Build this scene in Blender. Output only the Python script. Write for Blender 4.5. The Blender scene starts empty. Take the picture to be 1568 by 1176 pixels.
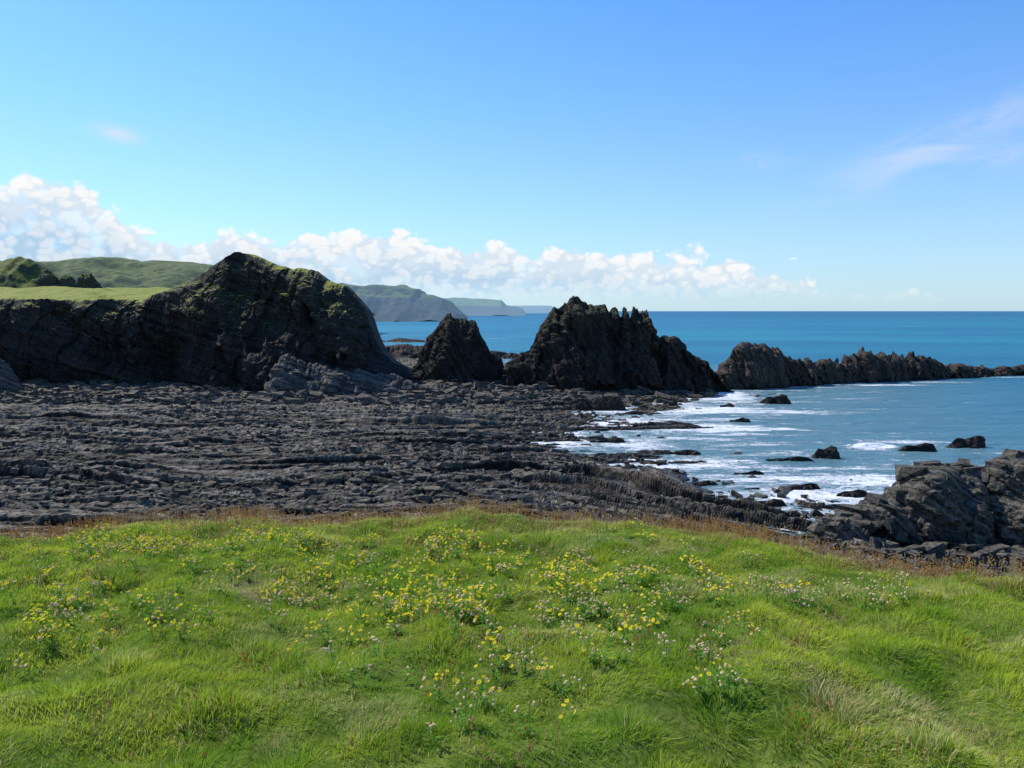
import bpy, math, numpy as np
from mathutils import Vector
rng=np.random.default_rng(7)
scene=bpy.context.scene
# ---------------- noise ----------------
_P=np.random.default_rng(3).permutation(256).astype(np.int32); _P=np.concatenate([_P,_P,_P])
_G=np.random.default_rng(5).normal(size=(256,3)); _G/=np.linalg.norm(_G,axis=1)[:,None]
def perlin(x,y,z=0.0):
    x,y,z=np.broadcast_arrays(np.asarray(x,float),np.asarray(y,float),np.asarray(z,float))
    xi=np.floor(x).astype(np.int64);yi=np.floor(y).astype(np.int64);zi=np.floor(z).astype(np.int64)
    xf=x-xi;yf=y-yi;zf=z-zi
    u=xf*xf*(3-2*xf);v=yf*yf*(3-2*yf);w=zf*zf*(3-2*zf)
    xi&=255;yi&=255;zi&=255
    def g(dx,dy,dz):
        h=_P[_P[_P[(xi+dx)&255]+((yi+dy)&255)]+((zi+dz)&255)]
        G=_G[h]
        return G[...,0]*(xf-dx)+G[...,1]*(yf-dy)+G[...,2]*(zf-dz)
    def L(a,b,t): return a+(b-a)*t
    return 1.6*L(L(L(g(0,0,0),g(1,0,0),u),L(g(0,1,0),g(1,1,0),u),v),L(L(g(0,0,1),g(1,0,1),u),L(g(0,1,1),g(1,1,1),u),v),w)
def fbm(x,y,z=0.0,o=4,gain=.5):
    s=0;a=1;f=1
    for i in range(o):
        s=s+a*perlin(x*f+i*7.3,y*f+i*3.1,z*f+i*5.7);a*=gain;f*=2.03
    return s
def h1(i,k=0.0):
    v=np.sin(np.asarray(i)*127.1+k*311.7)*43758.5453
    return v-np.floor(v)
def sst(a,b,x):
    t=np.clip((x-a)/(b-a),0,1);return t*t*(3-2*t)
# ---------------- mesh helpers ----------------
def make(name,V,quads=None,tris=None,mats=(),smooth=False,attrs=None,mi=None,parent=None):
    me=bpy.data.meshes.new(name)
    V=np.asarray(V,np.float32)
    nq=0 if quads is None else len(quads); nt=0 if tris is None else len(tris)
    me.vertices.add(len(V)); me.vertices.foreach_set('co',V.ravel())
    idx=[]
    if nq: idx.append(np.asarray(quads,np.int32).ravel())
    if nt: idx.append(np.asarray(tris,np.int32).ravel())
    idx=np.concatenate(idx)
    me.loops.add(len(idx)); me.loops.foreach_set('vertex_index',idx)
    me.polygons.add(nq+nt)
    ls=np.concatenate([np.arange(nq)*4,nq*4+np.arange(nt)*3]).astype(np.int32)
    me.polygons.foreach_set('loop_start',ls)
    me.update(calc_edges=True)
    me.polygons.foreach_set('use_smooth',np.full(nq+nt,smooth))
    for m in mats: me.materials.append(m)
    if mi is not None: me.polygons.foreach_set('material_index',np.asarray(mi,np.int32))
    for k,a in (attrs or {}).items():
        at=me.attributes.new(k,'FLOAT','POINT'); at.data.foreach_set('value',np.asarray(a,np.float32).ravel())
    ob=bpy.data.objects.new(name,me); scene.collection.objects.link(ob)
    if parent: ob.parent=parent
    return ob
def gridq(nr,nc):
    r,c=np.meshgrid(np.arange(nr-1),np.arange(nc-1),indexing='ij')
    i=(r*nc+c).ravel()
    return np.stack([i,i+1,i+nc+1,i+nc],1)
def grid(name,X,Y,Z,mats,smooth=True,attrs=None):
    V=np.stack([X.ravel(),Y.ravel(),Z.ravel()],1)
    return make(name,V,gridq(*X.shape),None,mats,smooth,attrs)
def gnormals(P):
    a=np.gradient(P,axis=1);b=np.gradient(P,axis=0)
    n=np.cross(a,b);n/=np.linalg.norm(n,axis=2)[...,None]+1e-9
    return n
# ---------------- material helpers ----------------
class NT:
    def __init__(s,name):
        s.m=bpy.data.materials.new(name); s.m.use_nodes=True; s.t=s.m.node_tree; s.t.nodes.clear()
    def n(s,typ,inp=None,**kw):
        nd=s.t.nodes.new(typ)
        for k,v in kw.items(): setattr(nd,k,v)
        for k,v in (inp or {}).items():
            if isinstance(v,bpy.types.NodeSocket): s.t.links.new(v,nd.inputs[k])
            else: nd.inputs[k].default_value=v
        return nd
    def ma(s,op,a,b=0.0,c=None,clamp=False):
        d={0:a,1:b}
        if c is not None:d[2]=c
        return s.n('ShaderNodeMath',d,operation=op,use_clamp=clamp).outputs[0]
    def mr(s,v,a,b,c=0.0,d=1.0,smooth=True):
        return s.n('ShaderNodeMapRange',{0:v,1:a,2:b,3:c,4:d},interpolation_type='SMOOTHSTEP' if smooth else 'LINEAR').outputs[0]
    def noise(s,vec,scale,det=4,rough=.55,dist=0.0,dim='3D'):
        return s.n('ShaderNodeTexNoise',{'Vector':vec,'Scale':scale,'Detail':det,'Roughness':rough,'Distortion':dist},noise_dimensions=dim).outputs[0]
    def mix(s,f,a,b,bt='MIX'):
        nd=s.t.nodes.new('ShaderNodeMix'); nd.data_type='RGBA'; nd.blend_type=bt
        for i,v in ((0,f),(6,a),(7,b)):
            if isinstance(v,bpy.types.NodeSocket): s.t.links.new(v,nd.inputs[i])
            else: nd.inputs[i].default_value=(v if i==0 else (*v,1) if len(v)==3 else v)
        return nd.outputs[2]
    def scalev(s,vec,v):
        return s.n('ShaderNodeVectorMath',{0:vec,1:v},operation='MULTIPLY').outputs[0]
def rock_mat(name,dark,light,grass=0.0,gz0=.6,gz1=.8,gmin=10,grasscol=((.07,.12,.015),(.14,.17,.03)),patch=0.0,strata=(0.3,.15,1.0),sscale=1.2,wet=True,bump=.6,bscale=1.0,warm=(.06,.048,.036),bd=.5,haze=None,wz=(.6,1.9),patchcol=(.035,.045,.012),bed_shade=False):
    t=NT(name); g=t.n('ShaderNodeNewGeometry'); P=g.outputs['Position']; sep=t.n('ShaderNodeSeparateXYZ',{0:P})
    nsep=t.n('ShaderNodeSeparateXYZ',{0:g.outputs['Normal']})
    n1=t.noise(P,.25*bscale,3,.6); n2=t.noise(P,2.2*bscale,3,.65)
    sv=t.n('ShaderNodeVectorMath',{0:P,1:strata},operation='DOT_PRODUCT').outputs['Value']
    sv=t.ma('ADD',t.ma('MULTIPLY',sv,sscale),t.ma('MULTIPLY',n1,2.5))
    n3=t.n('ShaderNodeTexNoise',{'W':sv,'Scale':1.0,'Detail':3.0,'Roughness':.7},noise_dimensions='1D').outputs[0]
    if bed_shade:   # tone of the beds, with shade of ledge fronts and weedy gaps painted in
        bd_=t.n('ShaderNodeAttribute',attribute_name='bed_shade').outputs['Fac']
        f=t.ma('ADD',t.ma('MULTIPLY',n2,.45),t.ma('MULTIPLY',bd_,.55))
        col=t.mix(t.mr(f,.34,.74),dark,light)
    else:
        f=t.ma('ADD',t.ma('MULTIPLY',n2,.5),t.ma('MULTIPLY',n3,.5))
        col=t.mix(t.mr(f,.36,.66),dark,light)
    col=t.mix(t.ma('MULTIPLY',t.mr(n1,.5,.7),.5),col,warm)
    if wet:
        w=t.mr(t.ma('ADD',sep.outputs[2],n1),*wz)
        col=t.mix(w,t.mix(1.0,col,(.46,.42,.33),'MULTIPLY'),col)
        rough=t.mr(w,0,1,.42,.85)
    else: rough=.9
    if grass>0 or patch>0:
        gn=t.noise(P,.12*bscale,3,.6); gf=t.noise(P,1.5*bscale,2,.7)
        gcol=t.mix(t.mr(gf,.3,.7),grasscol[0],grasscol[1])
        up=t.mr(t.ma('ADD',nsep.outputs[2],t.ma('MULTIPLY',t.ma('SUBTRACT',gf,.5),.4)),gz0,gz1)
        hz=t.mr(t.ma('ADD',sep.outputs[2],t.ma('MULTIPLY',gn,8.0)),gmin,gmin+5)
        m1=t.ma('MULTIPLY',t.ma('MULTIPLY',up,hz),grass)
        col=t.mix(m1,col,gcol)
        if patch>0:
            m2=t.ma('MULTIPLY',t.ma('MULTIPLY',t.mr(t.ma('ADD',t.ma('MULTIPLY',gn,.6),t.ma('MULTIPLY',gf,.4)),.5,.6),t.mr(nsep.outputs[2],.15,.5)),t.ma('MULTIPLY',hz,patch))
            m2=t.ma('MULTIPLY',m2,t.ma('SUBTRACT',1.0,m1))
            col=t.mix(m2,col,patchcol)
    bh=t.ma('ADD',t.ma('MULTIPLY',n2,.5),n3)
    b=t.n('ShaderNodeBump',{'Strength':bump,'Distance':bd,'Height':bh})
    p=t.n('ShaderNodeBsdfPrincipled',{'Base Color':col,'Roughness':rough,'Normal':b.outputs[0],'Specular IOR Level':.2}).outputs[0]
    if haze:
        e=t.n('ShaderNodeEmission',{0:(*haze[1],1),1:1.0}).outputs[0]  # blue glow mixed into the surface to stand for aerial haze
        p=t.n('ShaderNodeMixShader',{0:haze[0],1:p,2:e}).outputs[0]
    t.n('ShaderNodeOutputMaterial',{0:p})
    return t.m
M_shore=rock_mat('shore_rock',(.012,.0095,.007),(.27,.225,.165),strata=(.05,.9,.5),sscale=1.4,bd=.25,warm=(.07,.05,.03),wz=(.9,1.8),bed_shade=True)
M_boul=rock_mat('boulder_rock',(.018,.0155,.013),(.20,.172,.135),strata=(.3,.3,.9),sscale=2.,bd=.2,warm=(.07,.055,.036))
M_crop=rock_mat('outcrop_rock',(.014,.0125,.010),(.16,.143,.115),strata=(.6,.3,.6),sscale=2.2,bd=.15)
M_stack=rock_mat('stack_rock',(.009,.008,.0068),(.052,.042,.032),grass=.8,gz0=.55,gz1=.8,gmin=20,patch=.5,strata=(.8,.1,.45),sscale=.9,grasscol=((.03,.042,.012),(.06,.07,.025)))
M_ridge=rock_mat('ridge_rock',(.016,.013,.0105),(.115,.09,.066),strata=(.85,.2,.3),sscale=1.2)
M_head=rock_mat('headland_rock',(.007,.0066,.006),(.048,.042,.034),grass=1.0,gz0=.8,gz1=.93,gmin=22,patch=.5,strata=(.25,.1,.9),sscale=.8,grasscol=((.15,.18,.015),(.28,.28,.035)))
M_pale=rock_mat('pale_slab_rock',(.024,.022,.020),(.165,.152,.132),strata=(.3,.2,.8),sscale=1.0)
# ---------------- shore platform ----------------
wy=np.array([40,72,82,95,110,119,130,148,165,205,245,268,300,330,360,420]);wx=np.array([110,100,40,34,31,29,21,13,15,31,53,66,72,50,0,-60])
def base_h(x,y):
    xw=np.interp(y,wy,wx)+3*fbm(x/25,y/18,.3,3)
    d=xw-x
    b=np.where(d>0,1.7*(1-np.exp(-d/34)),np.maximum(d*.026,-3))
    b=b+np.clip((y-215)/40,0,1)*np.clip((10-x)/60+.4,0,1)*1.5*(d>0)
    return b
def shore_full(x,y):
    b=base_h(x,y)
    k=sst(128,100,y)
    s=y+.6*np.maximum(0,x-3)*k-.14*np.maximum(0,x+8)*(1-k)+.04*x+8*perlin(x/65,y/55,2.2)+1.4*perlin(x/19,y/13,4.1)
    s=s+.4*perlin(x/4.5,y/3.5,8.)
    rough=sst(-.25,.35,fbm(x/28,y/16,77.,3))      # zones where the beds have broken up into blocks
    out=0;bed_shade=0
    for w,a,lx,sd,bw in ((7.6,1.9,55,1.,.35),(3.1,1.15,20,2.,.4),(1.2,.4,7,3.,.3)):
        q=s/w+sd*3.7+.22*perlin(x/(lx*.5),y/(lx*.5),sd+20)
        i=np.floor(q);f=q-i
        hh=h1(i,sd)
        md=np.clip(.5+1.15*perlin(x/lx+h1(i,sd+.5)*50,i*.7,sd),.0,1.3)
        prof=sst(0,.09,f)*(1-.85*f)
        out=out+a*(.15+hh)*md*prof*1.1
        bed_shade=bed_shade+bw*(h1(i,sd+4)*.55+.45*prof*1.0)*np.where((f<.07)|(f>.9),.15,1)  # shade put into the colour: fronts and gaps darker, ledge tops paler
    blk=0
    for cw,cs,a,sd in ((2.6,1.3,.42,5.),(1.1,.7,.24,9.)):
        j=np.floor(s/cs); fx=x/(cw)+h1(j,sd)*9+.3*perlin(x/2,y/2,sd); i=np.floor(fx)
        hh=h1(i+j*57.3,sd); u=fx-i-.5; v=s/cs-j-.5
        blk=blk+a*(.55+.75*rough)*(hh**1.6+ (h1(i+j*31.7,sd+1)-.5)*u*1.4+(h1(i+j*13.1,sd+2)-.2)*v*1.0)
        bed_shade=bed_shade+.24*(hh-.5)
    rub=np.clip(fbm(x/1.2,y/1.2,5.5,3),-1,1)*.10
    nearw=sst(-2.4,-.5,b)
    z=b-.95+out*(1-.3*rough)*(.3+.7*nearw)+(rub+blk)*(.2+.8*nearw)+.8*sst(.1,.8,fbm(x/22,y/13,9.,3))*nearw
    return z,bed_shade
def shore_h(x,y): return shore_full(x,y)[0]
ys=[38.0]
while ys[-1]<430: ys.append(ys[-1]+(.6 if ys[-1]<66 else .16+.0018*(ys[-1]-66)) if ys[-1]<300 else ys[-1]+1.5)
ys=np.array(ys); xs=np.concatenate([np.arange(-260,-120,.5),np.arange(-120,90,.27),np.arange(90,130,.6)])
X,Y=np.meshgrid(xs,ys); Z,BED_SHADE=shore_full(X,Y)
edgefade=sst(430,380,Y)
Z=Z*edgefade-3*(1-edgefade)
X2=X+.10*perlin(X/.9,Y/.9,31.); Y2=Y+.3*perlin(X/1.6,Y/1.1,41.)
grid('rocky_shore',X2,Y2,Z,[M_shore],smooth=False,attrs={'bed_shade':BED_SHADE})
# ---------------- rock bodies ----------------
def ridge(name,pts,mats,na,nb,wf=.6,wb=.7,k=1.25,foot=-2,amp=1.0,freq=6.0,st=(.8,.1,.45),sw=2.2,sa=.8,seed=0.,cj=.6,spur=0.0):
    pts=np.array(pts,float)
    x=np.linspace(pts[0,0],pts[-1,0],na)
    yc=np.interp(x,pts[:,0],pts[:,1]); zc=np.interp(x,pts[:,0],pts[:,2])
    zc=zc+cj*np.clip((zc-foot)/8,0,1)*(fbm(x/1.7,seed,1.,3)+.9*(h1(np.floor(x/.9+fbm(x/3,seed,2.,2)),seed)-.5))
    b=np.concatenate([-(np.linspace(1,0,nb)**1.0),np.linspace(0,1,nb//2)[1:]])
    Xg,B=np.meshgrid(x,b)
    H=(zc-foot)[None,:]; A=np.abs(B)
    Hs=np.convolve(np.pad(zc-foot,10,mode='edge'),np.ones(21)/21,'valid')[None,:]
    off=np.where(B<0,-wf,wb)*A*Hs
    sp=spur*((1-np.abs(perlin(Xg/9+A*.8,A*1.2,seed+3))*2.6)+.5*(1-np.abs(perlin(Xg/3.5+A,A*1.2,seed+13))*2.6))*np.sin(np.pi*np.clip(A,0,1))**.8
    Yg=yc[None,:]+off-sp*(B<0)
    Zg=foot+H*(1-A**k)
    P=np.stack([Xg,Yg,Zg],2)
    N=gnormals(P)
    fade=np.clip(A*3+.25,0,1)
    d=amp*fbm(Xg/freq,Yg/freq,Zg/freq+seed,5,.55)
    q=(Xg*st[0]+Yg*st[1]+Zg*st[2])/sw+.8*fbm(Xg/10,Yg/10,Zg/10+seed,2)
    i=np.floor(q);f=q-i
    d=d+sa*((h1(i,seed)-.5)*(1-sst(.8,1,f))+(h1(i+1,seed)-.5)*sst(.8,1,f)+.25*f)
    q=(Xg*st[0]+Yg*st[1]+Zg*st[2])/(sw*.3)
    i=np.floor(q);d=d+sa*.35*(h1(i,seed+5)-.5)
    q2=(-Xg*st[2]+Yg*.3+Zg*st[0])/(sw*1.6)+.9*perlin(Xg/6,Yg/6,Zg/6)
    d=d+sa*.5*(h1(np.floor(q2),seed+8)-.5)
    d=d*fade
    P=P+N*np.sign(N[...,2:3]+1e-6)*d[...,None]
    return make(name,P.reshape(-1,3),gridq(*Xg.shape),None,mats,False)
def row(Yd,l):  # skyline points in image pixels (column, row), projected to distance Yd in metres
    s=Yd/1219.; return [((a-784)*s,Yd,25+(476-r)*s) for a,r in l]
ridge('sea_stack',row(256,[(612,600),(628,575),(640,545),(655,518),(672,498),(684,481),(690,480),(705,488),(727,492),(732,508),(742,524),(752,540),(768,547),(776,575),(790,602)]),[M_stack],330,110,wf=.55,seed=1.3,amp=1.7,spur=2.0,sa=1.3)
ridge('sea_stack',row(247,[(745,605),(765,580),(780,552),(810,535),(822,512),(835,490),(845,474),(852,468),(866,466),(877,453),(885,458),(900,467),(925,468),(933,482),(936,474),(945,473),(950,484),(953,475),(960,475),(962,485),(968,470),(976,470),(979,480),(983,474),(990,474),(995,500),(1005,512),(1035,518),(1050,532),(1062,543),(1078,552),(1095,572),(1120,600)]),[M_stack],620,130,wf=.5,seed=4.1,amp=2.0,spur=3.0,sa=1.5,cj=.7)
def rowv(l): return [((a-784)*Yd/1219.,Yd,25+(476-r)*Yd/1219.) for a,r,Yd in l]
ridge('sea_stack',rowv([(1088,600,258),(1102,575,259),(1115,548,260),(1128,528,261),(1137,523,262),(1160,527,264),(1190,533,266),(1202,545,268),(1240,549,270),(1250,566,272),(1262,592,273)]),[M_ridge],380,90,wf=.5,seed=7.7,amp=1.3,st=(.95,.1,.2),sw=2.4,sa=2.2,cj=1.0,spur=1.5)
rj=[(1238,592,274),(1250,558,276),(1262,550,277)]
r2=np.random.default_rng(12)
px=1262
while px<1570:
    px+=r2.uniform(6,15); top=np.interp(px,[1262,1300,1325,1345,1365,1400,1420,1450,1480,1520,1600],[550,541,531,541,536,536,545,551,555,557,562])
    rj.append((px,top+r2.choice([0,1,8,5])*r2.uniform(.6,1),277+(px-1262)*.12))
    rj.append((px+3.5,top+r2.uniform(6,13),277+(px-1262)*.12)); px+=3.5
rj+= [(px+30,566,318),(px+60,580,320)]
ridge('jagged_reef',rowv(rj),[M_ridge],900,70,wf=.6,seed=9.2,amp=1.2,st=(.97,.2,.12),sw=3.2,sa=2.6,cj=.9,spur=1.5)
ridge('rock_buttress',row(229,[(300,612),(325,603),(350,594),(385,587),(415,578),(425,560),(432,548),(442,538),(450,546),(475,556),(520,566),(545,562),(570,574),(600,572),(640,590),(690,592),(720,600)]),[M_pale],520,80,wf=1.3,seed=3.3,amp=2.2,freq=9,st=(.3,-.2,.9),sw=3.0,sa=2.0,cj=.9,spur=1.5)
ridge('rock_buttress',row(222,[(-60,520),(-20,535),(0,546),(12,560),(25,585),(38,610)]),[M_pale],120,80,wf=.4,seed=6.3,amp=.8)
ridge('low_reef',row(420,[(560,550),(590,530),(620,526),(650,531),(700,538),(745,536),(790,541),(830,552)]),[M_ridge],300,40,wf=1.5,seed=2.3,amp=1.,cj=.3)
ridge('low_reef',row(640,[(570,515),(590,522),(610,517),(640,520),(680,524)]),[M_ridge],120,24,wf=2,seed=2.9,amp=.6,cj=.2)
ridge('low_reef',row(2000,[(560,491),(580,487),(600,485),(625,486),(640,487),(655,489),(664,492)]),[M_ridge],120,24,wf=2,seed=5.9,amp=.5,cj=.2)
oc=np.array(rowv([(1225,870,84),(1265,825,84),(1290,800,85),(1330,780,86),(1385,766,86),(1394,734,87),(1410,720,87),(1440,713,87),(1470,712,87),(1492,716,87),(1503,738,87),(1512,750,86),(1518,726,86),(1530,710,86),(1568,700,86),(1610,690,86),(1650,700,86),(1720,745,86),(1790,805,85)]))
ridge('rock_outcrop',oc,[M_crop],560,130,wf=.5,wb=.6,seed=8.8,amp=.8,freq=4.5,st=(.75,.35,.35),sw=2.2,sa=1.6,cj=.2,spur=1.4)
def oc_h(x,y):
    yc=np.interp(x,oc[:,0],oc[:,1]); H=np.interp(x,oc[:,0],oc[:,2])+2
    a=np.abs(y-yc)/(np.where(y<yc,.5,.6)*H+1e-3)
    return np.where(a<1,-2+H*(1-np.clip(a,0,1)**1.25),-9)
for (a,b,top,bot) in ((1168,1212,604,618),(1383,1442,679,692),(1460,1518,668,686),(1250,1290,684,703),(1015,1040,612,624),(862,960,606,628),(1120,1150,640,646),(1105,1125,617,624),(905,960,672,679),(1020,1075,690,697),(1180,1250,700,708),(1060,1100,738,746),(1130,1175,722,729),(1215,1262,742,751),(1150,1210,768,778),(1290,1340,752,763),(1340,1385,770,782)):
    Yd=25/((bot-476)/1219.); c=(a+b)/2; w=(b-a)
    pr=[(a-w*.1,bot+6),(a,bot-3),(a+w*.2,top+4),(a+w*.45,top+(bot-top)*.3),(a+w*.7,top),(a+w*.9,top+2),(b,bot-2),(b+w*.1,bot+6)]
    ridge('water_rock',row(Yd,pr),[M_stack],90,40,wf=.6,wb=.8,foot=-1,seed=c,amp=.4,freq=2.,sw=.9,sa=.4,cj=.25)
# ---------------- headland ----------------
def headland():
    px=np.array([-400,-100,0,120,225,240,260,300,340,360,380,400,440,450,457,480,500,530,545,560,567,575,585,600,625,660])
    rw=np.array([452,456,458,459,460,452,444,426,400,387,389,396,411,415,411,414,429,439,455,474,499,520,538,552,566,606])
    x=(px-784)*250/1219.; zc=25+(476-rw)*250/1219.
    xs=np.linspace(x[0],x[-1],1100); zs=np.interp(xs,x,zc); zc=zs+.5*fbm(xs/3,0.,3.,3)+.5*(h1(np.floor(xs/2.3+fbm(xs/5,1.,1.,2)),2.)-.5)
    yf=np.interp(xs,[-240,-125,-114,-105,-95,-75,-55,-40,-25],[240,241,240,246,230,222,226,236,246])
    ye=np.interp(xs,[-240,-125,-114,-105,-91,-60,-40],[248,248,249,251,252,251,250])+1.2*perlin(xs/9,0,5.)
    rise=np.interp(xs,[-240,-116,-100,-91,-86,-80,-25],[5.2,5.2,4.2,2.,0,0,0])
    rd=np.interp(xs,[-240,-120,-100,-25],[90,70,14,10])
    fall=np.interp(xs,[-240,-116,-90,-80,-50,-25],[0,0,25,36,34,8])
    t=np.linspace(0,1,210); u=np.linspace(0,1,90)[1:]
    Xf,T=np.meshgrid(xs,t)
    prof=T**np.interp(xs,[-240,-110,-85,-50],[1.0,1.0,1.0,.85])[None,:]
    Zf=-1+(zc+1)*prof
    Yf=yf+(ye-yf)*T
    env=np.sin(np.pi*np.clip(T,0,1))**.6*np.interp(xs,[-240,-120,-100,-40],[.4,.5,1.2,1.1])
    spur=(1-2.2*np.abs(perlin(Xf/19+T*1.6,T*.8,3.4)))*8+ (1-2*np.abs(perlin(Xf/7+T*2.2,T*1.5,13.4)))*3
    Yf=Yf-spur*env
    Xb,U=np.meshgrid(xs,u)
    Yb=ye+U**1.5*150
    dd=(Yb-ye)
    Zb=zs+(zc-zs)*np.exp(-dd/2.5)+rise*sst(0,1,dd/rd)-fall*sst(0,1,(dd-rd*.4)/60)+1.1*fbm(Xb/14,Yb/14,2.,4)*sst(0,6,dd)
    P=np.concatenate([np.stack([Xf,Yf,Zf],2),np.stack([Xb,Yb,Zb],2)],0)
    N=gnormals(P); N*=np.sign(N[...,2:3]+1e-6)
    A=np.concatenate([np.clip((1-T)*8,0,1)*np.ones_like(Xf),np.zeros_like(Xb)],0)
    x_,y_,z_=P[...,0],P[...,1],P[...,2]
    d=2.0*fbm(x_/8,y_/8,z_/8,5,.5)
    q=(x_*.45+y_*.1+z_*.85)/3.0+.7*fbm(x_/14,y_/14,z_/14,2)
    d=d+1.5*(h1(np.floor(q),2)-.5)
    q=(x_*.45+z_*.85)/1.1+.4*fbm(x_/14,y_/14,z_/14,2)
    d=d+.5*(h1(np.floor(q),4)-.5)
    q=(x_*.9-z_*.35)/3.6+.9*fbm(x_/12,y_/12,z_/12+9,2)
    d=d+1.6*(h1(np.floor(q),7)-.5)
    q=(x_*.97-z_*.12)/1.3+.6*fbm(x_/9,y_/9,z_/9+5,2)
    d=d+.5*(h1(np.floor(q),9)-.5)
    P=P+N*(d*A)[...,None]
    make('headland_cliff',P.reshape(-1,3),gridq(*x_.shape),None,[M_head],False)
headland()
def hill(name,pts,mat,depthf,depthb,foot,na,nb,seed,amp,freq,k=1.6,cj=0.):
    pts=np.array(pts,float); x=np.linspace(pts[0,0],pts[-1,0],na)
    yc=np.interp(x,pts[:,0],pts[:,1]); zc=np.interp(x,pts[:,0],pts[:,2])+cj*fbm(x/freq*3,seed,0.,3)
    b=np.linspace(-1,1,nb); Xg,B=np.meshgrid(x,b); A=np.abs(B)
    Yg=yc+np.where(B<0,depthf,depthb)*B
    Zg=foot+(zc-foot)*(1-A**k)
    Zg=Zg+amp*fbm(Xg/freq,Yg/freq,seed,5)*np.clip(A*3,0,1)*np.clip((zc-foot)/ (np.max(zc)-foot),0,1)
    return make(name,np.stack([Xg,Yg,Zg],2).reshape(-1,3),gridq(*Xg.shape),None,[mat],True)
M_mound=rock_mat('mound_grass',(.03,.028,.022),(.07,.065,.05),grass=1.0,gz0=.55,gz1=.8,gmin=5,patch=.6,grasscol=((.05,.075,.012),(.14,.17,.025)))
hill('grassy_mound',row(330,[(-260,440),(-150,410),(-60,402),(0,402),(25,397),(40,395),(52,397),(62,404),(75,418),(90,432),(100,446)]),M_mound,22,40,30,200,80,1.1,1.8,9,k=1.3,cj=.5)
ridge('rock_outcrop',row(322,[(60,447),(68,420),(78,413),(84,418),(95,428),(105,422),(115,424),(122,430),(130,422),(145,420),(152,430),(160,440),(170,450)]),[M_mound],160,40,wf=.5,foot=30,seed=5.1,amp=.7,cj=.5)
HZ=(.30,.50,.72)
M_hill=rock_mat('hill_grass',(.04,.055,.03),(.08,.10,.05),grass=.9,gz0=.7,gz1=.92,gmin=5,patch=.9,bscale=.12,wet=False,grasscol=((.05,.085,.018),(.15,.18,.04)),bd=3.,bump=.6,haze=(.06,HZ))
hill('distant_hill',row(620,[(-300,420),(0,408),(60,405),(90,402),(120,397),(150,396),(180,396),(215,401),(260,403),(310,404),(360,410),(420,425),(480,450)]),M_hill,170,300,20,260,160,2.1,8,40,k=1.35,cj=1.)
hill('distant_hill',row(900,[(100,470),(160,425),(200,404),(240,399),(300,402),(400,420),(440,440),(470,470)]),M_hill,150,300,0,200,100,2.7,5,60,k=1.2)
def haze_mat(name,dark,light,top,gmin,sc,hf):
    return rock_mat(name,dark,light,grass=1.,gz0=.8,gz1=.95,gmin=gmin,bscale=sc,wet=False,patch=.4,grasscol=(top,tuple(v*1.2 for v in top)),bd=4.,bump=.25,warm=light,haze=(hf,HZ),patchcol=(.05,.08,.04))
M_d1=haze_mat('far_cliff_hazed',(.02,.03,.045),(.045,.065,.085),(.07,.11,.035),60,.04,.27)  # rock tones blued to paint in the haze of distance
M_d2=haze_mat('farther_cliff_hazed',(.04,.06,.08),(.06,.09,.11),(.12,.2,.08),50,.02,.5)
M_d3=haze_mat('farthest_cliff_hazed',(.05,.08,.1),(.06,.09,.12),(.1,.15,.1),50,.02,.8)
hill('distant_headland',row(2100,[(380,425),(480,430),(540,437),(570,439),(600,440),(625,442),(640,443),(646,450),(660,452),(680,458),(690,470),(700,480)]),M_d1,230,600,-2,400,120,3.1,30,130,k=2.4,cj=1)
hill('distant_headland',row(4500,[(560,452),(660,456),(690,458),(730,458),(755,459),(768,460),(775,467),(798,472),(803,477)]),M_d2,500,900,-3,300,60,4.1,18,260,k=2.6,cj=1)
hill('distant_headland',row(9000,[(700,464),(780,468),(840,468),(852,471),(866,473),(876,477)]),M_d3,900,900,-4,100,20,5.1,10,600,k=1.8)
# ---------------- boulders ----------------
def boulders(name,n,xr,yr,smin,smax,mat,hf,seed,keep=None,sink=.08,tilt=.6,pw=2.2,asp=((.7,1.7),(.5,1.1),(.35,.9))):
    r=np.random.default_rng(seed)
    x=r.uniform(*xr,n);y=r.uniform(*yr,n)
    if keep is not None:
        m=keep(x,y);x=x[m];y=y[m]
    n=len(x)
    s=smin*(smax/smin)**(r.random(n)**pw)
    c=np.array([[a,b,c] for a in(-1,1) for b in(-1,1) for c in(-1,1)],float)*.5
    V=c[None]*(np.stack([s*r.uniform(*asp[0],n),s*r.uniform(*asp[1],n),s*r.uniform(*asp[2],n)],1))[:,None,:]
    V=V*(1+r.uniform(-.5,.25,(n,8,3)))
    ax=r.normal(size=(n,3));ax[:,2]*=2;ax/=np.linalg.norm(ax,axis=1)[:,None];th=r.uniform(-1,1,n)*tilt
    def rot(V,ax,th):
        cc=np.cos(th)[:,None,None];ss=np.sin(th)[:,None,None];a=ax[:,None,:]
        return V*cc+np.cross(np.broadcast_to(a,V.shape),V)*ss+a*(V*a).sum(2,keepdims=True)*(1-cc)
    V=rot(V,ax,th); V=rot(V,np.tile([0,0,1.],(n,1)),r.normal(0,.5,n))
    z=hf(x,y)
    V=V+np.stack([x,y,z+s*sink],1)[:,None,:]
    F=np.array([[0,1,3,2],[4,6,7,5],[0,4,5,1],[2,3,7,6],[0,2,6,4],[1,5,7,3]])
    Q=(np.arange(n)[:,None,None]*8+F[None]).reshape(-1,4)
    return make(name,V.reshape(-1,3),Q,None,[mat],False)
rb=lambda x,y:(base_h(x,y)>-.3)&(fbm(x/28,y/16,77.,3)+.5*fbm(x/9,y/6,44.,2)>.0)
boulders('boulders',20000,(-180,75),(72,200),.2,1.5,M_boul,shore_h,3,rb,pw=2.6)
boulders('boulders',12000,(-160,76),(203,258),.5,3.2,M_boul,shore_h,4,lambda x,y:(base_h(x,y)>-.3))
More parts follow.
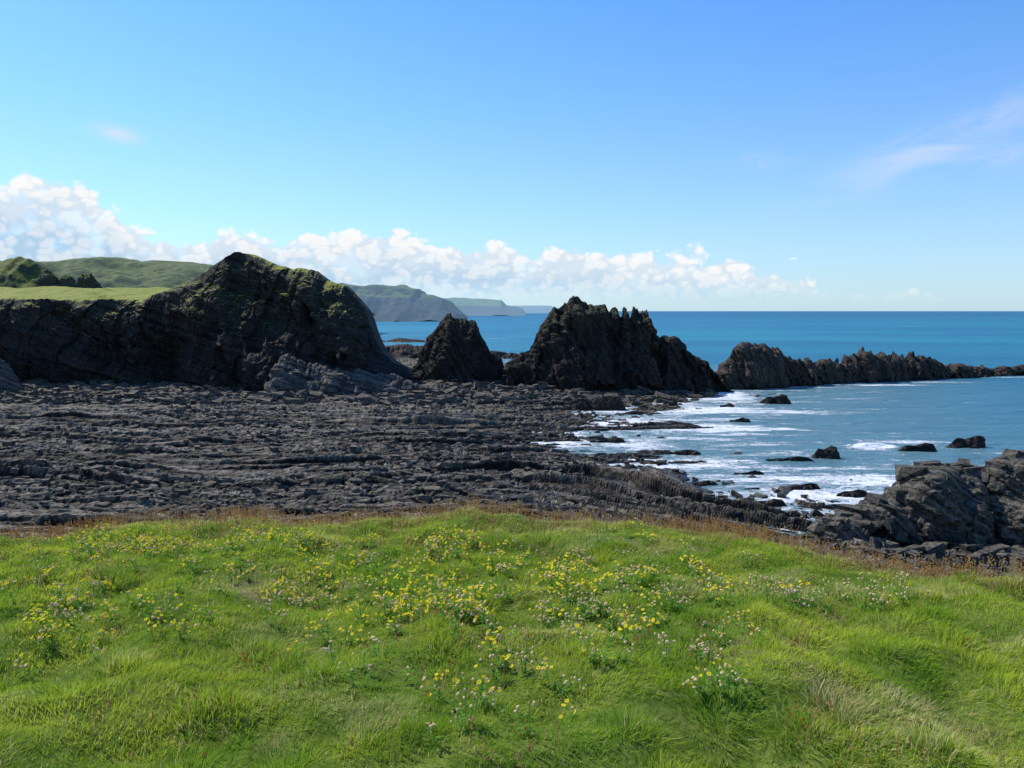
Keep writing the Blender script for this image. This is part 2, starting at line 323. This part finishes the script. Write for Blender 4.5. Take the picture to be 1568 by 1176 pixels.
boulders('boulders',1900,(32,80),(74,96),.5,2.8,M_crop,oc_h,5,lambda x,y:oc_h(x,y)>0,0.,.45,1.6,((.8,1.8),(.6,1.2),(.4,.8)))
boulders('boulders',900,(36,75),(66,84),.5,2.4,M_crop,lambda x,y:np.maximum(shore_h(x,y),.1),6,None)
# ---------------- sea ----------------
def sea():
    xs=np.concatenate([[-40000,-15000,-5000,-1500,-500,-250],np.arange(-100,340,.75),[360,400,480,600,900,1500,3000,8000,20000,45000]])
    ys=[15.,40.,60.]
    while ys[-1]<60000: ys.append(ys[-1]+max(.5,min(.5+(ys[-1]-200)*.006,1e9) if ys[-1]>200 else .5)*(1 if ys[-1]<700 else 4))
    ys=np.array(ys); X,Y=np.meshgrid(xs,ys)
    b=base_h(X,np.clip(Y,0,425))
    b=np.where(Y>425,-3,b)
    n=fbm(X/16,Y/9,3.,4)
    inner=sst(95,120,Y)*sst(275,250,Y)+.6*sst(120,95,Y)
    foam=np.exp(-(np.maximum(0,-(b+.05))/.5)**2)*(.75+.6*n)*(.35+.65*inner)
    foam+=.6*np.exp(-((b+.75)/.55)**2)*sst(-.3,.5,fbm(X/20,Y/4,6.,3))
    foam+=.5*np.exp(-((b+1.5)/.6)**2)*sst(-.1,.5,fbm(X/18,Y/3.5,16.,3))*sst(90,110,Y)
    def blob(x,y,sx,sy,a):
        return a*np.exp(-((X-x+.15*(Y-y))/sx)**2-((Y-y)/sy)**2)
    for x,y,sx,sy,a in ((66,144,4.5,1.6,1.3),(88,138,9,1.2,.8),(62,236,8,20,1.1),(54,200,13,7,.9),(40,170,13,10,.8),(70,196,6,2,.9),(58,168,3,1.6,1.1),(76,122,10,5,.7),(56,112,14,10,.5),(46,98,9,8,.5),(86,262,16,2.5,.9),(128,268,14,3,1.),(150,279,20,3,.8),(190,300,20,3,.9),(75,150,12,3,.6),
        (-8,470,14,5,1.),(-20,720,25,5,1.),(-10,735,15,4,.8),(-60,680,18,5,.9),(70,390,8,3,.7),(-60,560,20,6,.5),(-150,1150,60,16,.8)):
        foam+=blob(x,y,sx,sy,a)
    near=sst(600,200,Y)
    Z=near*(.12*fbm(X/9,Y/4,1.,3)+.15*perlin(X/30,Y/9,7.))
    Z+= .9*np.exp(-((X-66+.2*(Y-144))/5)**2-((Y-145)/1.2)**2)
    shallow=sst(-3.4,-.2,b)*near+.3*sst(420,180,Y)
    return grid('sea',X,Y,Z,[M_sea],True,{'foam':np.minimum(foam,1.15),'shallow':shallow})
t=NT('sea_water'); g=t.n('ShaderNodeNewGeometry'); P=g.outputs['Position']
fo=t.n('ShaderNodeAttribute',attribute_name='foam').outputs['Fac']; sh=t.n('ShaderNodeAttribute',attribute_name='shallow').outputs['Fac']
sep=t.n('ShaderNodeSeparateXYZ',{0:P})
pn=t.noise(t.scalev(P,(.0025,.008,1)),1.0,3,.6,dim='2D')
far=t.mr(sep.outputs[1],300,5000)
deep=t.mix(far,(.010,.14,.215),(.006,.09,.16))
deep=t.mix(t.mr(pn,.35,.7),deep,t.mix(far,(.018,.21,.27),(.008,.13,.195)))
col=t.mix(sh,deep,(.095,.20,.225))
f1=t.noise(t.scalev(P,(.35,.9,1)),1.0,5,.7,.6,dim='2D')
f2=t.noise(t.scalev(P,(1.7,3.5,1)),1.0,3,.75,dim='2D')
fm=t.ma('ADD',t.ma('MULTIPLY',f1,.6),t.ma('MULTIPLY',f2,.4))
fmask=t.mr(t.ma('ADD',t.ma('MULTIPLY',t.ma('SUBTRACT',fm,.5),1.35),t.ma('ADD',.5,t.ma('MULTIPLY',fo,.34))),.66,.86)
caps=t.noise(t.scalev(P,(.05,.16,1)),1.0,4,.75,dim='2D')
fmask=t.ma('MAXIMUM',fmask,t.ma('MULTIPLY',t.mr(caps,.72,.8),.45))
col=t.mix(fmask,col,(.82,.84,.86))
w2=t.noise(t.scalev(P,(.03,.09,1)),1.0,4,.6,dim='2D')
wh=t.ma('ADD',t.ma('ADD',f1,t.ma('MULTIPLY',fmask,.6)),t.ma('MULTIPLY',w2,5.0))
bmp=t.n('ShaderNodeBump',{'Strength':.6,'Distance':1.0,'Height':wh})
dif=t.n('ShaderNodeBsdfDiffuse',{'Color':col,'Normal':bmp.outputs[0]})
gl=t.n('ShaderNodeBsdfGlossy',{'Color':(.75,.9,1,1),'Roughness':.28,'Normal':bmp.outputs[0]})
fr=t.n('ShaderNodeFresnel',{'IOR':1.33,'Normal':bmp.outputs[0]}).outputs[0]
ff=t.ma('MULTIPLY',t.ma('MINIMUM',fr,.25),t.ma('SUBTRACT',1.0,t.ma('MULTIPLY',fmask,.9)))
mx=t.n('ShaderNodeMixShader',{0:ff,1:dif.outputs[0],2:gl.outputs[0]})
t.n('ShaderNodeOutputMaterial',{0:mx.outputs[0]})
M_sea=t.m
sea()
# ---------------- clifftop meadow ----------------
ex=np.array([-60,-20,-9,-7,-5,0,2.0,3.0,3.8,4.9,6.5,9,15,40]);ey=np.array([11,10,9.6,10.1,11.0,11.1,10.7,9.8,8.6,6.9,5.3,3.4,1,-4])
def edge_y(x): return np.interp(x,ex,ey)+.3*perlin(x/1.5,0,3.)+.15*perlin(x/.5,0,6.)
def meadow_h(x,y):
    z=23.1-.10*y
    z=z+.16*fbm(x/1.1,y/1.1,4.,3)+.12*perlin(x/4.5,y/4.5,1.)
    d=y-edge_y(x)
    return z-np.where(d>0,d*d*.5/(1+.35*d)+0*d,0)
mx_=np.concatenate([np.arange(-70,-12,1.),np.arange(-12,10,.1),np.arange(10,60,1.)])
my_=np.concatenate([np.arange(-25,0,1.),np.arange(0,14,.1),np.arange(14,50,.8)])
X,Y=np.meshgrid(mx_,my_); Z=np.maximum(meadow_h(X,Y),.2+0*X)
t=NT('meadow_soil'); g=t.n('ShaderNodeNewGeometry'); P=g.outputs['Position']
c=t.mix(t.mr(t.noise(P,6,4,.7),.3,.7),(.05,.09,.012),(.15,.19,.04))
c=t.mix(t.mr(t.noise(P,.9,3,.6),.58,.72),c,(.22,.18,.09))
t.n('ShaderNodeOutputMaterial',{0:t.n('ShaderNodeBsdfDiffuse',{'Color':c}).outputs[0]})
grid('clifftop_meadow',X,Y,Z,[t.m],True)
def leaf_mat(name,colf):
    t=NT(name); c=colf(t)
    d=t.n('ShaderNodeBsdfDiffuse',{'Color':c})
    tr=t.n('ShaderNodeBsdfTranslucent',{'Color':c})
    m=t.n('ShaderNodeMixShader',{0:.42,1:d.outputs[0],2:tr.outputs[0]})
    t.n('ShaderNodeOutputMaterial',{0:m.outputs[0]}); return t.m
def gcol(t):
    ti=t.n('ShaderNodeAttribute',attribute_name='tint').outputs['Fac']; hh=t.n('ShaderNodeAttribute',attribute_name='hgt').outputs['Fac']
    pa=t.n('ShaderNodeAttribute',attribute_name='patch').outputs['Fac']; dr=t.n('ShaderNodeAttribute',attribute_name='dry').outputs['Fac']
    a=t.mix(ti,(.27,.41,.022),(.58,.63,.075))
    a=t.mix(pa,a,t.mix(1.0,a,(.52,.72,.6),'MULTIPLY'))
    a=t.mix(dr,a,(.70,.57,.29))
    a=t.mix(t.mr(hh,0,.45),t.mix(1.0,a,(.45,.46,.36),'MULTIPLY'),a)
    return a
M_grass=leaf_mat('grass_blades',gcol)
def blades(x,y,L,W,leanx,leany):
    n=len(x); z=meadow_h(x,y)-.01
    ang=rng.uniform(0,np.pi,n); wx_=np.cos(ang)*W/2; wy_=np.sin(ang)*W/2
    ln=np.sqrt(leanx**2+leany**2); up=L*np.sqrt(np.clip(1-np.minimum(ln,.95)**2,.05,1))
    V=np.zeros((n,5,3),np.float32)
    for k,(tt,wd) in enumerate(((0,1),(.5,.8))):
        bx=x+leanx*L*tt**1.7; by=y+leany*L*tt**1.7; bz=z+up*(tt-.18*tt*tt)
        V[:,2*k]=np.stack([bx-wx_*wd,by-wy_*wd,bz],1);V[:,2*k+1]=np.stack([bx+wx_*wd,by+wy_*wd,bz],1)
    V[:,4]=np.stack([x+leanx*L,y+leany*L,z+up*.82],1)
    i=np.arange(n)[:,None]*5
    q=i+np.array([0,1,3,2]); tr=i+np.array([2,3,4])
    return V.reshape(-1,3),q,tr
def sample(n,ymax=12.2):
    y=1.2+(ymax-1.2)*rng.random(n)**.85
    x=rng.uniform(-1,1,n)*(2.4+.75*y)
    m=(y<edge_y(x)+.7); return x[m],y[m]
x,y=sample(700000)
n=len(x)
hn=fbm(x/.4,y/.4,7.,2); hb=perlin(x/1.3,y/1.3,9.)
cs=.42; ci=np.floor(x/cs);cj_=np.floor(y/cs); best=np.full(n,9.);bx_=np.zeros(n);by_=np.zeros(n);bh_=np.zeros(n)
for dx in(-1,0,1):
    for dy in(-1,0,1):
        a=ci+dx;b=cj_+dy;cx=(a+h1(a+b*57.,1.))*cs;cy=(b+h1(a+b*57.,2.))*cs;dd=np.hypot(x-cx,y-cy)
        m=dd<best;best=np.where(m,dd,best);bx_=np.where(m,x-cx,bx_);by_=np.where(m,y-cy,by_);bh_=np.where(m,h1(a+b*57.,3.),bh_)
tuft=np.exp(-(best/.15)**2)*sst(.6,.9,bh_)
L=(.055+.055*np.clip(hn+.15,0,1.5)**1.5+.02*hb+.10*tuft)*rng.uniform(.55,1.4,n); L=np.clip(L,.03,.28)
fa=3.0*perlin(x/.5,y/.5,15.)+2*perlin(x/1.8,y/1.8,25.)
lm=rng.uniform(.2,.8,n)
rad=sst(.5,.9,bh_)
lx=(lm*np.cos(fa)*.8)*(1-rad*.7)+rad*bx_/.2*.7+rng.normal(0,.28,n)+.1; ly=(lm*np.sin(fa)*.8)*(1-rad*.7)+rad*by_/.2*.7+rng.normal(0,.28,n)
lx=np.clip(lx,-1,1);ly=np.clip(ly,-1,1)
tint=np.clip(rng.random(n)*.6+.2+.45*perlin(x/.8,y/.8,33.)+.2*(bh_-.5),0,1)
patch=np.clip(.25+1.2*fbm(x/.9,y/.9,61.,3)+.5*tuft+.3*sst(.13,.24,best),0,1)
dryf=np.clip(.06+.7*sst(.15,.85,fbm(x/1.6,y/1.1,71.,3))+.35*sst(.25,.8,perlin(x/.35,y/.35,81.))+.9*np.exp(-((x-1.9)/.22)**2-((y-4.6)/.18)**2)+.5*np.exp(-np.clip(edge_y(x)-y,0,9)/.35),0,.9)
dry=(rng.random(n)<dryf)*rng.uniform(.4,1,n)
V,q,tr=blades(x,y,L,rng.uniform(.0028,.0055,n)*(1+.05*y),lx,ly)
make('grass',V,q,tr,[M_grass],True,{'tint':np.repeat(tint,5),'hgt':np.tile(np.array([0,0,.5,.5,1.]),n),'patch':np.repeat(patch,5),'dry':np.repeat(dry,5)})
def scol(t):
    ti=t.n('ShaderNodeAttribute',attribute_name='tint').outputs['Fac']
    return t.mix(ti,(.48,.22,.07),(.68,.52,.23))
M_seed=leaf_mat('seed_heads',scol)
x,y=sample(90000)
d=edge_y(x)-y
pr=1.5*np.exp(-np.clip(d,0,9)/.5)*(.3+1.3*np.clip(perlin(x/1.1,0,2.)+.2,0,1))+.2*np.clip(fbm(x/1.2,y/1.2,50.,2)+.05,0,1)+.9*np.exp(-((x-5.5)/1.4)**2)*np.exp(-np.clip(d,0,9)/.4)
m=rng.random(len(x))<pr*.6; x=x[m];y=y[m]; n=len(x)
L=rng.uniform(.10,.30,n); lx=rng.normal(.1,.2,n); ly=rng.normal(0,.2,n); tint=rng.random(n)
V1,q1,t1=blades(x,y,L,np.full(n,.0035),lx,ly)
zt=meadow_h(x,y)+L*np.sqrt(np.clip(1-lx**2-ly**2,.1,1))*.8
K=5
c=np.stack([x+lx*L,y+ly*L,zt],1)
oct_=np.array([[1,0,0],[0,1,0],[-1,0,0],[0,-1,0],[0,0,1.6],[0,0,-1.6]])*.006
F=np.array([[0,1,4],[1,2,4],[2,3,4],[3,0,4],[1,0,5],[2,1,5],[3,2,5],[0,3,5]])
cc=(c[:,None,:]+np.stack([rng.normal(0,.006,(n,K)),rng.normal(0,.006,(n,K)),-rng.uniform(-.02,.05,(n,K))],2)).reshape(-1,3)
Vs=(cc[:,None,:]+oct_[None]).reshape(-1,3); Fs=(np.arange(len(cc))[:,None,None]*6+F[None]).reshape(-1,3)+len(V1)
make('seed_grass',np.concatenate([V1,Vs]),q1,np.concatenate([t1,Fs]),[M_seed],False,{'tint':np.concatenate([np.repeat(tint,5),np.repeat(np.repeat(tint,K),6)])})
# ---------------- ragwort ----------------
def simple(name,c,tr=.2,rough=.6):
    t=NT(name)
    d=t.n('ShaderNodeBsdfDiffuse',{'Color':(*c,1)}); l=t.n('ShaderNodeBsdfTranslucent',{'Color':(*c,1)})
    t.n('ShaderNodeOutputMaterial',{0:t.n('ShaderNodeMixShader',{0:tr,1:d.outputs[0],2:l.outputs[0]}).outputs[0]}); return t.m
M_yel=simple('yellow_petals',(.95,.80,.05),.3);M_org=simple('flower_centres',(.75,.42,.02),.1);M_crm=simple('faded_flower_heads',(.78,.60,.36),.3);M_lf=simple('ragwort_leaves',(.18,.34,.06),.4)
def plants(name,pts,fr_yellow,seed,hs=(.18,.36),size=1.0,nh=(3,9)):
    r=np.random.default_rng(seed); V=[];T=[];MI=[];o=0
    def add(v,f,m):
        nonlocal o
        V.append(v);T.append(np.asarray(f)+o);MI.append(np.full(len(f),m));o+=len(v)
    for (x,y) in pts:
        z=float(meadow_h(np.array(x),np.array(y))); ns=r.integers(1,4); yellow=r.random()<fr_yellow
        for s in range(ns):
            H=r.uniform(*hs); a=r.uniform(0,6.28); ln=r.uniform(.02,.14)
            top=np.array([x+math.cos(a)*ln,y+math.sin(a)*ln,z+H]); b0=np.array([x+math.cos(a)*.02,y+math.sin(a)*.02,z-.02])
            w=.0025
            add(np.array([b0+[w,0,0],b0+[-w,0,0],top+[w,0,0],top+[-w,0,0],b0+[0,w,0],b0+[0,-w,0],top+[0,w,0],top+[0,-w,0]]),[[0,1,3],[0,3,2],[4,5,7],[4,7,6]],3)
            for l in range(r.integers(6,12)):
                f=r.uniform(.1,.9); p=b0+(top-b0)*f; la=r.uniform(0,6.28); LL=r.uniform(.03,.07)*(1.2-f*.5); up=r.uniform(-.2,.7)
                dr=np.array([math.cos(la),math.sin(la),up]); sd=np.array([-math.sin(la),math.cos(la),0])
                pts_=[p,p+dr*LL*.35+sd*LL*.22,p+dr*LL*.45+sd*LL*.08,p+dr*LL*.75+sd*LL*.2,p+dr*LL-np.array([0,0,LL*.2]),p+dr*LL*.75-sd*LL*.2,p+dr*LL*.45-sd*LL*.08,p+dr*LL*.35-sd*LL*.22]
                add(np.array(pts_),[[0,1,2],[0,2,6],[0,6,7],[2,3,4],[2,4,6],[6,4,5]],3)
            for h in range(r.integers(*nh)):
                R=r.uniform(.009,.016)*size; q=top+np.array([r.normal(0,.038),r.normal(0,.038),r.uniform(-.045,.018)])
                add(np.array([top-[0,0,.06],q+[.0015,0,0],q-[.0015,0,0]]),[[0,1,2]],3)
                tl=r.normal(0,.5,2); nz=np.array([tl[0]-.15,tl[1]-.35,1.]);nz/=np.linalg.norm(nz)
                e1=np.cross(nz,[0,1,0]);e1/=np.linalg.norm(e1);e2=np.cross(nz,e1)
                if yellow and r.random()<.75:
                    k=8; vs=[q]
                    for j in range(2*k):
                        rr=R if j%2==0 else R*.66; th=j*math.pi/k; vs.append(q+(e1*math.cos(th)+e2*math.sin(th))*rr+nz*R*.15)
                    add(np.array(vs),[[0,j+1,(j+1)%(2*k)+1] for j in range(2*k)],0)
                    cs=[q+nz*R*.35]+[q+(e1*math.cos(th)+e2*math.sin(th))*R*.36+nz*R*.12 for th in np.arange(6)*math.pi/3]
                    add(np.array(cs),[[0,j+1,(j+1)%6+1] for j in range(6)],1)
                else:
                    vs=[q+nz*R]+[q+(e1*math.cos(th)+e2*math.sin(th))*R*.85+nz*R*r.uniform(.1,.6) for th in np.arange(7)*2*math.pi/7]+[q-nz*R*.8]
                    add(np.array(vs),[[0,j+1,(j+1)%7+1] for j in range(7)]+[[8,(j+1)%7+1,j+1] for j in range(7)],2)
    return make(name,np.concatenate(V),None,np.concatenate(T),[M_yel,M_org,M_crm,M_lf],False,None,np.concatenate(MI))
def gp(a,r):
    dy=(r-588)/1219.; u=(a-784)/1219.; c_,s_=math.cos(math.radians(5.25)),math.sin(math.radians(5.25))
    D=(u,c_-dy*s_,-(s_+dy*c_)); k=1.78/(-D[2]-.10*D[1]); return D[0]*k,D[1]*k
def cluster(l,seed,mult=1.,sp=1.1):
    r=np.random.default_rng(seed); out=[]
    for a,rw,sx,sy,n in l:
        for i in range(int(n*mult)):
            x,y=gp(a+r.normal()*sx*sp,max(818,rw+r.normal()*sy*sp)); 
            if y<edge_y(np.array(x))-.02: out.append((x,y))
    return out
Yc=[(220,825,55,10,44),(170,840,40,10,10),(430,835,45,12,30),(470,890,40,18,20),(540,860,50,22,12),(620,912,35,12,18),(690,828,22,10,22),(700,925,30,10,14),(610,870,40,18,8),(800,855,55,20,26),(870,885,40,16,12),(110,955,36,16,14),(50,905,40,18,8),(240,900,60,25,6),(920,905,80,22,8),(700,990,70,25,4),(1115,1060,16,8,2),(1030,870,40,15,6),(1230,910,40,8,4),(750,1040,60,25,3)]
Cc=[(1200,910,60,8,14),(1340,908,40,8,12),(1010,885,60,16,14),(940,935,60,18,10),(820,925,80,18,10),(600,840,90,12,12),(300,875,90,22,8),(870,1000,60,25,8),(640,980,60,22,6),(1080,1015,50,18,7),(700,1085,80,25,5),(100,840,60,10,10),(1000,845,60,10,10)]
sc=[(float(a),float(b),30,20,1) for a,b in zip(np.random.default_rng(9).uniform(20,1150,70),np.random.default_rng(10).uniform(830,970,70))]
plants('ragwort',cluster(Yc+sc,1,1.15,1.15),.93,11,(.08,.20),1.15)
plants('faded_wildflowers',cluster(Cc,2),.15,12,(.10,.19),.95,(2,6))
# ---------------- sun, sky, clouds ----------------
az,el=math.radians(-52),math.radians(46)
S=Vector((math.sin(az)*math.cos(el),math.cos(az)*math.cos(el),math.sin(el)))
sl=bpy.data.lights.new('sun','SUN');sl.energy=5.0;sl.angle=math.radians(.5);sl.color=(1,.94,.82)
so=bpy.data.objects.new('sun',sl);so.rotation_euler=S.to_track_quat('Z','Y').to_euler();so.location=(0,0,200);scene.collection.objects.link(so)
w=bpy.data.worlds.new('World');scene.world=w;w.use_nodes=True
t=NT.__new__(NT);t.t=w.node_tree;t.t.nodes.clear()
D=t.n('ShaderNodeTexCoord').outputs['Generated']
D=t.n('ShaderNodeVectorMath',{0:D},operation='NORMALIZE').outputs[0]
sk=t.n('ShaderNodeTexSky',sky_type='NISHITA',sun_disc=False,sun_elevation=el,sun_rotation=math.radians(360-52),altitude=0.,air_density=1.0,dust_density=.3,ozone_density=2.0)
sepd=t.n('ShaderNodeSeparateXYZ',{0:D})
x_,y_,z_=sepd.outputs
A=t.ma('ARCTAN2',x_,y_)
E=t.ma('DIVIDE',z_,t.ma('SQRT',t.ma('ADD',t.ma('MULTIPLY',x_,x_),t.ma('MULTIPLY',y_,y_))))
tint_=t.mix(t.mr(E,0.0,.4,smooth=False),(.76,.97,1.26),(.50,.98,1.52))
skc=t.mix(1.0,sk.outputs[0],tint_,'MULTIPLY')
bg=t.n('ShaderNodeBackground',{0:skc,1:.135})
ramp=t.n('ShaderNodeFloatCurve'); cu=ramp.mapping.curves[0]
pts=[(0,.4),(.2,.54),(.255,.58),(.29,.575),(.308,.52),(.322,.39),(.36,.385),(.405,.41),(.45,.365),(.49,.35),(.55,.31),(.6,.265),(.637,.225),(.655,.13),(.69,.03),(1,.03)]
cu.points[0].location=pts[0];cu.points[1].location=pts[-1]
for p in pts[1:-1]: cu.points.new(*p)
ramp.mapping.update()
t.t.links.new(t.mr(A,-1.2,1.2,smooth=False),ramp.inputs[1])
Ht=t.ma('MULTIPLY',ramp.outputs[0],.235)
cv=t.n('ShaderNodeCombineXYZ',{0:A,1:t.ma('MULTIPLY',E,1.3),2:0.0}).outputs[0]
nb_=t.noise(cv,11,2,.5,dim='2D'); nc=t.noise(cv,34,5,.6,dim='2D')
wv=t.n('ShaderNodeTexNoise',{'Vector':cv,'Scale':50.,'Detail':3.},noise_dimensions='2D').outputs[1]
cvw=t.n('ShaderNodeVectorMath',{0:cv,1:t.n('ShaderNodeVectorMath',{0:wv,1:(.02,.02,0)},operation='MULTIPLY').outputs[0]},operation='ADD').outputs[0]
vor=t.n('ShaderNodeTexVoronoi',{'Vector':cvw,'Scale':26.},feature='F1',voronoi_dimensions='2D').outputs[0]
vor2=t.n('ShaderNodeTexVoronoi',{'Vector':cvw,'Scale':70.},feature='F1',voronoi_dimensions='2D').outputs[0]
h=t.ma('ADD',Ht,t.ma('MULTIPLY',t.ma('SUBTRACT',nb_,.5),.05))
h=t.ma('ADD',h,t.ma('MULTIPLY',t.ma('SUBTRACT',nc,.5),.022))
h=t.ma('SUBTRACT',h,t.ma('MULTIPLY',t.ma('SUBTRACT',vor,.4),.026))
h=t.ma('SUBTRACT',h,t.ma('MULTIPLY',t.ma('SUBTRACT',vor2,.4),.012))
topm=t.mr(t.ma('SUBTRACT',h,E),-.003,.009)
botm=t.mr(E,.006,.042)
body=t.mr(t.ma('ADD',nc,t.ma('MULTIPLY',nb_,.4)),.48,.7,.65,1.0)
body=t.ma('MAXIMUM',body,t.mr(t.ma('SUBTRACT',h,E),.04,.0,0.,1.0))
mask=t.ma('MULTIPLY',t.ma('MULTIPLY',topm,botm),body)
shade=t.ma('ADD',t.ma('MULTIPLY',t.mr(t.ma('SUBTRACT',h,E),.004,.06),.5),t.ma('MULTIPLY',t.mr(t.ma('ADD',vor,vor2),.55,1.1),.5))
ccol=t.mix(shade,(1.0,1.0,.99),(.46,.66,.86))
def wisp(a0,e0,sa,se,tilt,st):
    da=t.ma('SUBTRACT',A,a0); de=t.ma('SUBTRACT',t.ma('SUBTRACT',E,e0),t.ma('MULTIPLY',da,tilt))
    g=t.ma('ADD',t.ma('POWER',t.ma('ABSOLUTE',t.ma('DIVIDE',da,sa)),2.0),t.ma('POWER',t.ma('ABSOLUTE',t.ma('DIVIDE',de,se)),2.0))
    return t.ma('MULTIPLY',t.ma('EXPONENT',t.ma('MULTIPLY',g,-1.0)),st)
cn=t.noise(t.n('ShaderNodeCombineXYZ',{0:t.ma('ADD',A,t.ma('MULTIPLY',E,-1.)),1:t.ma('MULTIPLY',E,3.)}).outputs[0],9,5,.58,.6,dim='2D')
ws=wisp(.50,.185,.13,.022,.35,.6)
for a in ((.57,.16,.10,.014,-.1,.35),(.30,.175,.03,.009,0.,.35),(-.452,.195,.022,.008,-.15,.85),(.4,.035,.03,.004,0.,.5)): ws=t.ma('MAXIMUM',ws,wisp(*a))
ws=t.ma('MULTIPLY',ws,t.mr(cn,.3,.7))
haze=t.ma('MULTIPLY',t.ma('EXPONENT',t.ma('MULTIPLY',t.ma('MAXIMUM',E,0.),-8.)),.62)
hz=t.n('ShaderNodeBackground',{0:(.58,.82,1.,1),1:.93})
cb=t.n('ShaderNodeBackground',{0:ccol,1:.98})
wb=t.n('ShaderNodeBackground',{0:(.8,.88,1,1),1:.9})
m0=t.n('ShaderNodeMixShader',{0:haze,1:bg.outputs[0],2:hz.outputs[0]})
m1=t.n('ShaderNodeMixShader',{0:ws,1:m0.outputs[0],2:wb.outputs[0]})
m2=t.n('ShaderNodeMixShader',{0:mask,1:m1.outputs[0],2:cb.outputs[0]})
t.n('ShaderNodeOutputWorld',{0:m2.outputs[0]})
# ---------------- camera ----------------
cam=bpy.data.cameras.new('camera');cam.sensor_width=36;cam.lens=27.99;cam.clip_end=120000;cam.clip_start=.05
co=bpy.data.objects.new('camera',cam);co.location=(0,0,25);co.rotation_euler=(math.radians(90-5.25),0,0);scene.collection.objects.link(co);scene.camera=co
scene.view_settings.view_transform='Standard';scene.view_settings.look='None';scene.view_settings.exposure=0
